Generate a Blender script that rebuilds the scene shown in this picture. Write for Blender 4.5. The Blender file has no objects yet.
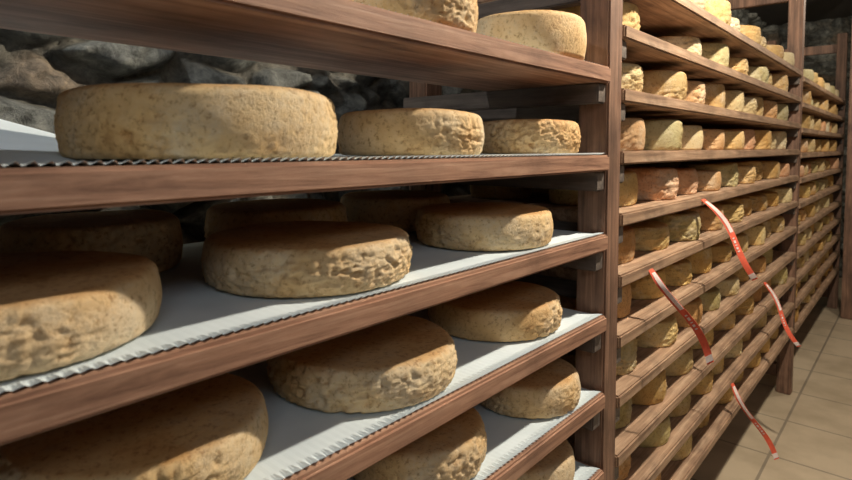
import bpy, bmesh, math, random
import numpy as np
from mathutils import Vector, noise
random.seed(11); rng=np.random.RandomState(5)
H=1.36
sc=bpy.context.scene
col=sc.collection
# ------------------------------------------------ materials
def newmat(name):
    m=bpy.data.materials.new(name); m.use_nodes=True
    nt=m.node_tree; b=nt.nodes['Principled BSDF']
    return m,nt,b
def N(nt,t,**k):
    n=nt.nodes.new(t)
    for a,v in k.items():
        if a in n.inputs: n.inputs[a].default_value=v
        else: setattr(n,a,v)
    return n
def ramp(nt,stops):
    r=nt.nodes.new('ShaderNodeValToRGB'); e=r.color_ramp.elements
    while len(e)<len(stops): e.new(0.5)
    for i,(p,c) in enumerate(stops):
        e[i].position=p; e[i].color=(*c,1)
    return r
def wood(name,axis,c1,c2,c3,rough=0.6,bump=0.35):
    m,nt,b=newmat(name); L=nt.links.new
    tc=N(nt,'ShaderNodeTexCoord'); mp=N(nt,'ShaderNodeMapping')
    s=[38,38,38]; s[axis]=1.8
    mp.inputs['Scale'].default_value=s
    L(tc.outputs['Object'],mp.inputs['Vector'])
    n1=N(nt,'ShaderNodeTexNoise',Scale=1.8,Detail=8.0,Roughness=0.7,Distortion=0.7)
    L(mp.outputs[0],n1.inputs['Vector'])
    r=ramp(nt,[(0.33,c1),(0.5,c2),(0.67,c3)]); L(n1.outputs['Fac'],r.inputs[0])
    mp2=N(nt,'ShaderNodeMapping'); s2=[9,9,9]; s2[axis]=4.5
    mp2.inputs['Scale'].default_value=s2
    L(tc.outputs['Object'],mp2.inputs['Vector'])
    n2=N(nt,'ShaderNodeTexNoise',Scale=1.3,Detail=6.0,Roughness=0.6); L(mp2.outputs[0],n2.inputs['Vector'])
    r2=ramp(nt,[(0.32,(0.45,0.43,0.43)),(0.48,(0.92,0.92,0.92)),(0.7,(1.25,1.22,1.19))]); L(n2.outputs['Fac'],r2.inputs[0])
    mx=N(nt,'ShaderNodeMixRGB',blend_type='MULTIPLY'); mx.inputs[0].default_value=0.9
    L(r.outputs[0],mx.inputs[1]); L(r2.outputs[0],mx.inputs[2]); L(mx.outputs[0],b.inputs['Base Color'])
    b.inputs['Roughness'].default_value=rough
    bp=N(nt,'ShaderNodeBump',Strength=bump,Distance=0.003); L(n1.outputs['Fac'],bp.inputs['Height']); L(bp.outputs[0],b.inputs['Normal'])
    return m
M_board=wood('shelf_wood',0,(0.18,0.088,0.055),(0.37,0.20,0.128),(0.50,0.31,0.212))
M_board2=wood('shelf_wood_pale',0,(0.20,0.12,0.075),(0.38,0.24,0.15),(0.54,0.38,0.26))
M_post=wood('post_wood',2,(0.10,0.055,0.036),(0.21,0.115,0.073),(0.33,0.19,0.125))
M_cleat=wood('bearer_wood',1,(0.09,0.075,0.065),(0.15,0.12,0.10),(0.22,0.18,0.15))

def cheese_mat():
    m,nt,b=newmat('cheese_rind'); L=nt.links.new
    at=N(nt,'ShaderNodeAttribute'); at.attribute_name='tint'
    tc=N(nt,'ShaderNodeTexCoord')
    n1=N(nt,'ShaderNodeTexNoise',Scale=8.0,Detail=9.0,Roughness=0.66); L(tc.outputs['Object'],n1.inputs['Vector'])
    r=ramp(nt,[(0.30,(0.72,0.55,0.36)),(0.42,(0.92,0.83,0.69)),(0.55,(1.0,1.0,1.0)),(0.72,(1.10,1.14,1.20))]); L(n1.outputs['Fac'],r.inputs[0])
    mx=N(nt,'ShaderNodeMixRGB',blend_type='MULTIPLY'); mx.inputs[0].default_value=1
    L(at.outputs['Color'],mx.inputs[1]); L(r.outputs[0],mx.inputs[2])
    n4=N(nt,'ShaderNodeTexNoise',Scale=6.0,Detail=12.0,Roughness=0.8); L(tc.outputs['Object'],n4.inputs['Vector'])
    r4=ramp(nt,[(0.50,(0,0,0)),(0.64,(0.6,0.6,0.6))]); L(n4.outputs['Fac'],r4.inputs[0])
    mx4=N(nt,'ShaderNodeMixRGB',blend_type='MIX'); L(r4.outputs[0],mx4.inputs[0]); L(mx.outputs[0],mx4.inputs[1]); mx4.inputs[2].default_value=(0.66,0.58,0.44,1)
    n2=N(nt,'ShaderNodeTexNoise',Scale=130.0,Detail=6.0,Roughness=0.75); L(tc.outputs['Object'],n2.inputs['Vector'])
    r2=ramp(nt,[(0.36,(0.48,0.36,0.24)),(0.47,(1,1,1))]); L(n2.outputs['Fac'],r2.inputs[0])
    mx2=N(nt,'ShaderNodeMixRGB',blend_type='MULTIPLY'); mx2.inputs[0].default_value=0.75
    L(mx4.outputs[0],mx2.inputs[1]); L(r2.outputs[0],mx2.inputs[2])
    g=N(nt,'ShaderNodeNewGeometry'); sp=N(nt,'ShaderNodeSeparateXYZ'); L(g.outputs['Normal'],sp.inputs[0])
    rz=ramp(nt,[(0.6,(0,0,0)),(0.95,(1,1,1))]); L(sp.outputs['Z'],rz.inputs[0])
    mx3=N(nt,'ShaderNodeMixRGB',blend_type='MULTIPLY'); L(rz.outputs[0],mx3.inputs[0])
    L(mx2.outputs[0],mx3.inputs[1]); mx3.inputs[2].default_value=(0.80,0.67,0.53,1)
    L(mx3.outputs[0],b.inputs['Base Color'])
    b.inputs['Roughness'].default_value=0.72
    bp=N(nt,'ShaderNodeBump',Strength=0.8,Distance=0.0035); L(n2.outputs['Fac'],bp.inputs['Height']); L(bp.outputs[0],b.inputs['Normal'])
    return m
M_cheese=cheese_mat()
def liner_mat():
    m,nt,b=newmat('liner_paper'); L=nt.links.new
    tc=N(nt,'ShaderNodeTexCoord')
    n1=N(nt,'ShaderNodeTexNoise',Scale=6.0,Detail=5.0); L(tc.outputs['Object'],n1.inputs['Vector'])
    r=ramp(nt,[(0.3,(0.56,0.64,0.68)),(0.6,(0.68,0.76,0.80))]); L(n1.outputs['Fac'],r.inputs[0]); L(r.outputs[0],b.inputs['Base Color'])
    b.inputs['Roughness'].default_value=0.9
    return m
M_liner=liner_mat()
def stone_mat():
    m,nt,b=newmat('rubble_stone'); L=nt.links.new
    at=N(nt,'ShaderNodeAttribute'); at.attribute_name='tint'
    tc=N(nt,'ShaderNodeTexCoord')
    n1=N(nt,'ShaderNodeTexNoise',Scale=26.0,Detail=11.0,Roughness=0.72,Distortion=0.4); L(tc.outputs['Object'],n1.inputs['Vector'])
    r=ramp(nt,[(0.34,(0.25,0.25,0.24)),(0.5,(0.9,0.9,0.88)),(0.62,(1.5,1.48,1.4)),(0.72,(2.3,2.2,2.0))]); L(n1.outputs['Fac'],r.inputs[0])
    mx=N(nt,'ShaderNodeMixRGB',blend_type='MULTIPLY'); mx.inputs[0].default_value=1
    L(at.outputs['Color'],mx.inputs[1]); L(r.outputs[0],mx.inputs[2]); L(mx.outputs[0],b.inputs['Base Color'])
    b.inputs['Roughness'].default_value=0.6
    bp=N(nt,'ShaderNodeBump',Strength=0.9,Distance=0.015); L(n1.outputs['Fac'],bp.inputs['Height']); L(bp.outputs[0],b.inputs['Normal'])
    return m
M_stone=stone_mat()
def floor_mat():
    m,nt,b=newmat('floor_tiles'); L=nt.links.new
    tc=N(nt,'ShaderNodeTexCoord')
    br=N(nt,'ShaderNodeTexBrick'); br.offset=0.0
    br.inputs['Scale'].default_value=1.0; br.inputs['Brick Width'].default_value=0.42; br.inputs['Row Height'].default_value=0.42
    br.inputs['Mortar Size'].default_value=0.006
    br.inputs['Color1'].default_value=(0.58,0.47,0.33,1); br.inputs['Color2'].default_value=(0.64,0.52,0.37,1); br.inputs['Mortar'].default_value=(0.33,0.27,0.2,1)
    L(tc.outputs['Object'],br.inputs['Vector'])
    n1=N(nt,'ShaderNodeTexNoise',Scale=5.0,Detail=7.0); L(tc.outputs['Object'],n1.inputs['Vector'])
    r=ramp(nt,[(0.3,(0.75,0.73,0.7)),(0.6,(1,1,1))]); L(n1.outputs['Fac'],r.inputs[0])
    mx=N(nt,'ShaderNodeMixRGB',blend_type='MULTIPLY'); mx.inputs[0].default_value=1
    L(br.outputs['Color'],mx.inputs[1]); L(r.outputs[0],mx.inputs[2]); L(mx.outputs[0],b.inputs['Base Color'])
    b.inputs['Roughness'].default_value=0.5
    return m
M_floor=floor_mat()
def plain(name,c,rough=0.5,metal=0,em=None):
    m,nt,b=newmat(name)
    n=N(nt,'ShaderNodeTexNoise',Scale=14.0,Detail=4.0)
    r=ramp(nt,[(0.3,tuple(x*0.8 for x in c)),(0.7,c)]); nt.links.new(n.outputs['Fac'],r.inputs[0]); nt.links.new(r.outputs[0],b.inputs['Base Color'])
    b.inputs['Roughness'].default_value=rough; b.inputs['Metallic'].default_value=metal
    if em:
        b.inputs['Emission Color'].default_value=(*c,1); b.inputs['Emission Strength'].default_value=em
    return m
M_red=plain('tag_red',(0.78,0.12,0.06),0.8)
M_white=plain('tag_white',(0.80,0.68,0.64),0.8)
M_plaster=plain('dark_plaster',(0.10,0.09,0.08),0.9)
M_metal=plain('lamp_enamel',(0.05,0.06,0.06),0.4,0.6)
M_bulb=plain('lamp_bulb',(1.0,0.93,0.8),0.3,0,8)
# ------------------------------------------------ helpers
def obj_from(name,verts,faces,mats,parent=None,smooth=False,midx=None,tint=None,loc=(0,0,0)):
    me=bpy.data.meshes.new(name)
    me.from_pydata([tuple(v) for v in verts],[],[tuple(f) for f in faces])
    for m in mats: me.materials.append(m)
    if midx is not None: me.polygons.foreach_set('material_index',midx)
    if smooth: me.polygons.foreach_set('use_smooth',[True]*len(me.polygons))
    if tint is not None:
        a=me.color_attributes.new('tint','FLOAT_COLOR','POINT')
        a.data.foreach_set('color',np.asarray(tint,dtype=np.float32).ravel())
    me.update()
    o=bpy.data.objects.new(name,me); col.objects.link(o); o.location=loc
    if parent: o.parent=parent
    return o
def empty(name,loc=(0,0,0)):
    e=bpy.data.objects.new(name,None); col.objects.link(e); e.location=loc; e.empty_display_size=0.1; return e
def beam(name,x0,x1,y0,y1,z0,z1,mat,parent=None,bev=0.003,wob=0.0):
    bm=bmesh.new(); bmesh.ops.create_cube(bm,size=1)
    for v in bm.verts:
        v.co=Vector(((v.co.x)*(x1-x0),(v.co.y)*(y1-y0),(v.co.z)*(z1-z0)))
    bmesh.ops.bevel(bm,geom=bm.edges[:],offset=bev,segments=2,affect='EDGES')
    me=bpy.data.meshes.new(name); bm.to_mesh(me); bm.free(); me.materials.append(mat)
    o=bpy.data.objects.new(name,me); col.objects.link(o); o.location=((x0+x1)/2,(y0+y1)/2,(z0+z1)/2)
    if parent: o.parent=parent
    return o
# ------------------------------------------------ cheese geometry
def cheese_geo(r,h,seed,nseg,detail=1.0,er=None,crust=1.0):
    er=er or min(0.016,h*0.23)
    nb=max(4,int(6*detail)); ns=max(6,int(18*detail)); na=max(3,int(4*detail))
    P=[((r-er)*(i+1)/nb,0.0) for i in range(nb)]
    for i in range(1,na+1):
        a=math.pi/2*i/na; P.append((r-er*0.6+er*0.6*math.sin(a),er*0.6-er*0.6*math.cos(a)))
    for i in range(1,ns):
        t=i/ns; P.append((r+0.003*math.sin(math.pi*t),er*0.6+(h-1.6*er)*t))
    for i in range(0,na+1):
        a=math.pi/2*i/na; P.append((r-er+er*math.cos(a),h-er+er*math.sin(a)))
    for i in range(1,nb): P.append(((r-er)*(1-i/nb),h))
    o=Vector((seed*3.17,seed*1.31,seed*0.77))
    V=[(0,0,0)]
    for (pr,pz) in P:
        for k in range(nseg):
            a=2*math.pi*k/nseg; c,s=math.cos(a),math.sin(a)
            w=noise.noise(Vector((c*1.2,s*1.2,0))+o)*0.022
            side=max(0,min(1,(pr-(r-er))/er*1.3))
            x,y=c*pr,s*pr
            q=Vector((x,y,pz))
            n1=noise.noise(q*34+o); n2=noise.noise(q*100+o*2); n3=noise.noise(q*220+o)
            mask=max(0,min(1,(noise.noise(q*6+o*1.7)+0.14+0.5*(0.75-pz/h))*1.8))
            pit=min(0,n2+0.02)*1.4+min(0,n1)*0.4+0.4*n3
            d=side*(0.0075*crust*pit*mask+0.0004*n1)
            rr=pr*(1+w)+d
            z=pz*(1+0.03*noise.noise(Vector((c,s,3))*0.9+o))
            if pz>er: z+=0.0010*noise.noise(q*14+o)+(1-side)*0.0004*n2
            V.append((c*rr,s*rr,max(z,0)))
    V.append((0,0,h))
    F=[]
    n=len(P)
    for k in range(nseg): F.append((0,1+(k+1)%nseg,1+k))
    for i in range(n-1):
        b0=1+i*nseg; b1=b0+nseg
        for k in range(nseg):
            k2=(k+1)%nseg; F.append((b0+k,b0+k2,b1+k2,b1+k))
    b0=1+(n-1)*nseg; t=len(V)-1
    for k in range(nseg): F.append((b0+k,b0+(k+1)%nseg,t))
    return V,F
tints=[(0.73,0.52,0.265),(0.76,0.56,0.31),(0.70,0.48,0.24),(0.74,0.55,0.32),(0.72,0.52,0.28)]
tints2=[(0.72,0.50,0.22),(0.74,0.55,0.25),(0.64,0.42,0.17),(0.68,0.53,0.28),(0.68,0.42,0.21),(0.58,0.50,0.26),(0.80,0.69,0.46),(0.76,0.62,0.36),(0.74,0.51,0.23)]
cs=[0]
def cheese(x,y,zrel,r,h,tint=None,nseg=240):
    cs[0]+=1
    V,F=cheese_geo(r,h,cs[0],nseg,1.8)
    t=tint or tints[cs[0]%len(tints)]
    o=obj_from('cheese_wheel',V,F,[M_cheese],smooth=True,tint=[(*t,1)]*len(V),loc=(x,y,H+zrel+0.0035))
    o.rotation_euler[2]=cs[0]*1.1
    return o
# ------------------------------------------------ racks
YF=0.50; YB=1.07
def liner(x0,x1,y0,y1,z,parent,curl=False):
    pitch=0.0115; n=int((x1-x0)/pitch*4)
    V=[];F=[]
    ys=[0,0.006,0.02]+[0.02+(y1-y0-0.02)*i/8 for i in range(1,9)]
    for i in range(n+1):
        x=x0+(x1-x0)*i/n; w=0.5-0.5*math.cos(i/4*2*math.pi)
        for j,dy in enumerate(ys):
            yy=y0+dy; zz=0.0012
            if j==0: yy+=0.004-0.008*w; zz=0.0008+0.0045*w
            elif j==1: zz=0.0008+0.0035*w
            elif j==2: zz=0.0011+0.0002*w
            if curl and j>4:
                f=max(0,min(1,(0.42-x)/0.25)); zz+=f*0.075*((j-4)/6)**1.3
            V.append((x,yy,z+zz))
    m=len(ys)
    for i in range(n):
        for j in range(m-1):
            a=i*m+j; F.append((a,a+m,a+m+1,a+1))
    return obj_from('shelf_liner',V,F,[M_liner],parent)
def rack(x0,x1,levels,mat,depths=None,lin=False,zt=None,endpost=True,firstpost=False,TH=0.034):
    e=empty('cheese_rack',(0,0,0))
    pw=0.07
    zt=zt or H+0.95
    px=[]
    if firstpost: px.append(x0-pw)
    if endpost: px.append(x1)
    for p in px:
        for (a,b) in ((YF+0.006,YF+0.075),(YB-0.05,YB+0.015)):
            beam('post',p,p+pw,a,b,0,zt,M_post,e,0.004)
        for z in (0.12,zt-0.12):
            beam('tie_rail',p+0.015,p+pw-0.015,YF+0.075,YB-0.05,z-0.035,z+0.035,M_post,e)
    for i,z in enumerate(levels):
        yb=depths.get(i,YB) if depths else YB
        zz=H+z
        ymid=YF+0.285
        beam('shelf_board',x0+0.001,x1-0.001,YF,min(ymid,yb),zz-TH,zz,mat,e,0.004)
        if yb>ymid: beam('shelf_board',x0+0.001,x1-0.001,ymid+0.006,yb,zz-TH,zz,mat,e,0.004)
        for (xa,xb) in ((x0,x0+0.04),(x1-0.04,x1)):
            beam('shelf_bearer',xa+0.001,xb-0.0015,YF+0.012,YB,zz-TH-0.042,zz-TH-0.0005,M_cleat,e,0.003)
        if lin: liner(x0+0.01,x1-0.012,YF+0.010 if i else YF+0.02,yb-0.01,zz,e,curl=(i==1))
    return e
L1=[0.170,-0.015,-0.185,-0.361,-0.531,-0.702,-0.872,-1.04]
rack(-1.20,1.165,L1,M_board,depths={0:0.785},lin=True,firstpost=True)
L2=[0.41-0.139*i for i in range(11)]
rack(1.235,3.62,L2,M_board2,TH=0.030)
L3=[0.39-0.139*i for i in range(11)]
rack(3.69,5.85,L3,M_board2,TH=0.030)

W=[ # x,y,level,r,h
(1.025,0.62,0,0.114,0.085),(0.66,0.63,0,0.120,0.085),(0.34,0.64,0,0.125,0.08),
(-0.02,0.66,1,0.135,0.075),(0.356,0.672,1,0.157,0.076),(0.682,0.63,1,0.116,0.068),(1.025,0.62,1,0.104,0.066),
(0.132,0.67,2,0.145,0.060),(0.504,0.665,2,0.145,0.060),(0.915,0.65,2,0.133,0.064),
(0.31,0.93,2,0.118,0.078),(0.634,0.935,2,0.130,0.074),(0.957,0.935,2,0.128,0.074),(-0.02,0.93,2,0.13,0.075),
(0.262,0.66,3,0.136,0.058),(0.60,0.656,3,0.143,0.060),(0.963,0.657,3,0.134,0.060),
(0.36,0.93,3,0.125,0.065),(0.69,0.935,3,0.128,0.062),(1.0,0.935,3,0.128,0.062),
(0.36,0.65,4,0.13,0.07),(0.70,0.64,4,0.121,0.066),(1.03,0.62,4,0.110,0.064),
(0.45,0.93,4,0.125,0.065),(0.75,0.935,4,0.128,0.062),(1.03,0.935,4,0.118,0.062),
(0.72,0.64,5,0.12,0.07),(1.02,0.63,5,0.115,0.07),
]
for (x,y,l,r,h) in W: cheese(x,y,L1[l],r,h)

def mass(x0,x1,levels,r0,pitch,nvar,nseg,detail,first):
    var=[]
    for i in range(nvar):
        V,F=cheese_geo(0.1,0.08,100+i+first,nseg,detail,er=0.011,crust=1.3)
        var.append((np.array(V),np.array([list(f)+[-1]*(4-len(f)) for f in F])))
    AV=[];AF=[];AT=[];off=0
    for li,z in enumerate(levels):
        zt=H+z
        for row,yc in enumerate((0,1)):
            x=x0+0.045+random.uniform(0,0.03)+(0.05 if row else 0)
            while True:
                r=r0*random.uniform(0.78,1.06)
                h=random.uniform(0.062,0.088)
                if li<4 : h=random.uniform(0.072,0.094)
                cx=x+r
                if cx+r*1.05>x1-0.01: break
                if row==0: cy=YF+0.006+r*1.05+random.uniform(0,0.035)
                else: cy=YB-0.03-r*1.03
                if not(random.random()<0.03):
                    v,f=var[random.randrange(nvar)]
                    a=random.uniform(0,6.28); ca,sa=math.cos(a),math.sin(a)
                    p=v*np.array([r/0.1,r/0.1,h/0.08])
                    # slightly uneven tops: wedge the height across the wheel
                    tl=random.uniform(0,0.35)
                    p[:,2]=p[:,2]*(1+tl*p[:,0]*1.0)
                    q=np.stack([p[:,0]*ca-p[:,1]*sa+cx,p[:,0]*sa+p[:,1]*ca+cy,p[:,2]+zt+0.0005],1)
                    AV.append(q); g=f.copy(); g[g>=0]+=off; AF.append(g); off+=len(v)
                    t=tints2[random.randrange(len(tints2))]
                    k=random.uniform(0.78,1.10) if li>2 else random.uniform(0.70,0.93)
                    t=[c*k for c in t]
                    if li>=5: t=[t[0]*0.98,t[1]*0.92,t[2]*0.74]
                    elif random.random()<0.09: t=[0.70,0.40,0.23]
                    AT.append(np.tile(np.array([*t,1.0]),(len(v),1)))
                x+=2*r*1.03+random.uniform(pitch*0.2,pitch)
    V=np.concatenate(AV);T=np.concatenate(AT);F=[tuple(int(i) for i in f if i>=0) for f in np.concatenate(AF)]
    return obj_from('rows_of_cheese_wheels',V,F,[M_cheese],smooth=True,tint=T)
mass(1.235,3.62,L2,0.109,0.085,7,80,1.0,0)
mass(3.69,5.85,L3,0.109,0.085,4,32,0.5,20)

# ------------------------------------------------ tags
def tag(x,z0,y1,z1,bowk=1.0,sk=0.0):
    e=empty('price_tag_strip',(x,YF,H+z0))
    p0=Vector((0,-0.001,0)); p3=Vector((0.0,y1-YF,z1-z0))
    n=36; wd=0.0085
    dr=(p3-p0).normalized(); pr=Vector((0,-dr.z,dr.y)); 
    if pr.z<0: pr=-pr
    def path(t):
        p=p0.lerp(p3,t); return p+pr*(0.014*bowk*math.sin(math.pi*t)+0.006*sk*math.sin(2*math.pi*t))+Vector((0.012*sk*math.sin(5*t),0,0))
    def strip(name,wa,wb,mat,off,t0=0,t1=1):
        V=[];F=[]
        for i in range(n+1):
            t=t0+(t1-t0)*i/n; p=path(t)
            k=min(1,t*4)
            wdir=(pr*(0.35+0.65*k)+Vector((0.8*(1-k)+0.25+0.4*sk*math.sin(4*t),0,0))).normalized()
            for w in (wa,wb): V.append(p+wdir*w+Vector((-1,-0.1,0.2)).normalized()*off)
        for i in range(n): F.append((2*i,2*i+1,2*i+3,2*i+2))
        o=obj_from(name,V,F,[mat],e)
        s=o.modifiers.new('thick','SOLIDIFY'); s.thickness=0.0008
    strip('red_band',-wd,wd,M_red,0.0)
    strip('white_label',-wd*0.35,wd*0.85,M_white,0.0013,0.04,0.46)
    q=0.52
    for wq in (0.012,0.03,0.01,0.022,0.012):
        strip('white_print',-wd*0.4,wd*0.3,M_white,0.0013,q,q+wq); q+=wq+0.018
    strip('white_tip',-wd,wd,M_white,0.0013,0.93,0.985)
tag(1.84,-0.155,0.35,-0.376,0.8,1.0)
tag(1.413,-0.300,0.359,-0.504,1.2,-0.8)
tag(2.79,-0.58,0.363,-0.826,-0.3,1.2)
tag(2.27,-0.86,0.353,-1.096,0.3,-1.0)

# ------------------------------------------------ stone walls
def stone_wall(name,us,vs,fn,depth=0.085,seed=0.0,sx=0.185,sz=0.115,dim=1.0):
    V=[];T=[]
    for u in us:
        for v in vs:
            q=Vector((u/sx,v/sz,seed))
            wv=noise.noise_vector(q*0.7)*0.4; q2=q+Vector((wv.x,wv.y,0))
            d,p=noise.voronoi(q2)
            g=max(0,min(1,(d[1]-d[0])/0.34)); g=g*g*(3-2*g)
            c=p[0]; hsh=noise.cell(Vector((c.x*7.3,c.y*5.1,c.z*3.3)))
            hs=abs(hsh)%1.0
            out=depth*g*(0.45+0.8*hs)+0.018*noise.noise(Vector((u,v,seed))*13)*g+0.010*noise.noise(Vector((u,v,seed))*34)
            V.append(fn(u,v,out))
            base=np.array([0.155,0.160,0.148])*(0.55+1.1*hs)
            if hs>0.76: base=np.array([0.30,0.305,0.28])
            elif hs<0.12: base=np.array([0.19,0.15,0.11])
            m=np.array([0.12,0.11,0.09])
            k=min(1,g*1.8)
            cc=(m*(1-k)+base*k)*dim; T.append((*cc,1))
    nv=len(vs);F=[]
    for i in range(len(us)-1):
        for j in range(nv-1):
            a=i*nv+j; F.append((a,a+nv,a+nv+1,a+1))
    return obj_from(name,V,F,[M_stone],smooth=True,tint=T)
us=list(np.arange(-1.6,-0.4,0.04))+list(np.arange(-0.4,2.2,0.008))+list(np.arange(2.2,7.45,0.035))
vs=list(np.arange(-0.02,0.9,0.03))+list(np.arange(0.9,2.0,0.008))+list(np.arange(2.0,2.75,0.025))
stone_wall('wall_left',us,vs,lambda u,v,o:(u,1.40-o,v))
stone_wall('wall_end',list(np.arange(-1.3,1.45,0.02)),list(np.arange(-0.02,2.75,0.02)),lambda u,v,o:(7.3-o,u,v),seed=9.0)
beam('floor',-1.8,7.5,-1.4,1.5,-0.1,0,M_floor,None,0.001)
beam('ceiling',-1.8,7.5,-1.4,1.5,2.70,2.8,M_plaster,None,0.001)
beam('wall_right',-1.8,7.5,-1.5,-1.3,0,2.7,M_plaster,None,0.001)
beam('wall_back',-1.9,-1.7,-1.4,1.5,0,2.7,M_plaster,None,0.001)
beam('timber_post',5.55,5.70,0.33,0.455,0,2.7,M_post,None,0.008)

# ------------------------------------------------ lamps
def lamp(x,y,z,power,rad=0.03,colr=(1,0.89,0.73)):
    e=empty('pendant_lamp',(x,y,z))
    bm=bmesh.new()
    ring=[(0.02,0.09),(0.03,0.085),(0.06,0.06),(0.10,0.03),(0.115,0.01)]
    vs_=[[bm.verts.new((r*math.cos(a),r*math.sin(a),zz)) for a in [2*math.pi*k/32 for k in range(32)]] for r,zz in ring]
    for a,b in zip(vs_,vs_[1:]):
        for k in range(32): bm.faces.new((a[k],a[(k+1)%32],b[(k+1)%32],b[k]))
    bm.faces.new(vs_[0])
    me=bpy.data.meshes.new('shade'); bm.to_mesh(me); bm.free(); me.materials.append(M_metal)
    o=bpy.data.objects.new('shade',me); col.objects.link(o); o.parent=e
    beam('cord',-0.004,0.004,-0.004,0.004,0.085,2.70-z,M_metal,e,0.001)
    bm=bmesh.new(); bmesh.ops.create_uvsphere(bm,u_segments=20,v_segments=12,radius=0.025)
    for v in bm.verts:
        if v.co.z>0: v.co.z*=2.2
    me=bpy.data.meshes.new('bulb'); bm.to_mesh(me); bm.free(); me.materials.append(M_bulb)
    o=bpy.data.objects.new('bulb',me); col.objects.link(o); o.parent=e; o.location=(0,0,0.02)
    l=bpy.data.lights.new('bulb_light','POINT'); l.energy=power; l.shadow_soft_size=rad; l.color=colr
    lo=bpy.data.objects.new('bulb_light',l); col.objects.link(lo); lo.parent=e; lo.location=(0,0,-0.04)
lamp(1.60,-0.07,H+1.18,168,0.03)
lamp(4.4,-0.1,H+1.15,42)
lamp(0.10,1.02,H+1.0,11,colr=(0.95,0.97,1))  # added unseen lamp, brightens the stone wall and shelf backs behind the rack
w=bpy.data.worlds.new('World'); sc.world=w; w.use_nodes=True
w.node_tree.nodes['Background'].inputs[0].default_value=(0.7,0.8,1,1); w.node_tree.nodes['Background'].inputs[1].default_value=0.1
l=bpy.data.lights.new('fill_light','AREA'); l.shape='RECTANGLE'; l.size=1.4; l.size_y=0.4; l.energy=7; l.color=(0.8,0.9,1)  # added bluish fill with no fixture, lifts the shade from upper left
lo=bpy.data.objects.new('fill_light',l); col.objects.link(lo); lo.location=(-0.5,-1.0,2.3); lo.rotation_euler=(math.radians(48),0,math.radians(-20))

# ------------------------------------------------ camera
cam=bpy.data.cameras.new('camera'); co=bpy.data.objects.new('camera',cam); col.objects.link(co)
cam.sensor_width=36; cam.lens=24; cam.clip_start=0.02
cam.dof.use_dof=True; cam.dof.focus_distance=1.2; cam.dof.aperture_fstop=7.1
P=3.0
co.location=(0,0,H); co.rotation_euler=(math.radians(90-P),0,math.radians(-48.8))
cam.shift_y=-(92-568*math.tan(math.radians(P)))/852
sc.camera=co
sc.view_settings.view_transform='Standard'
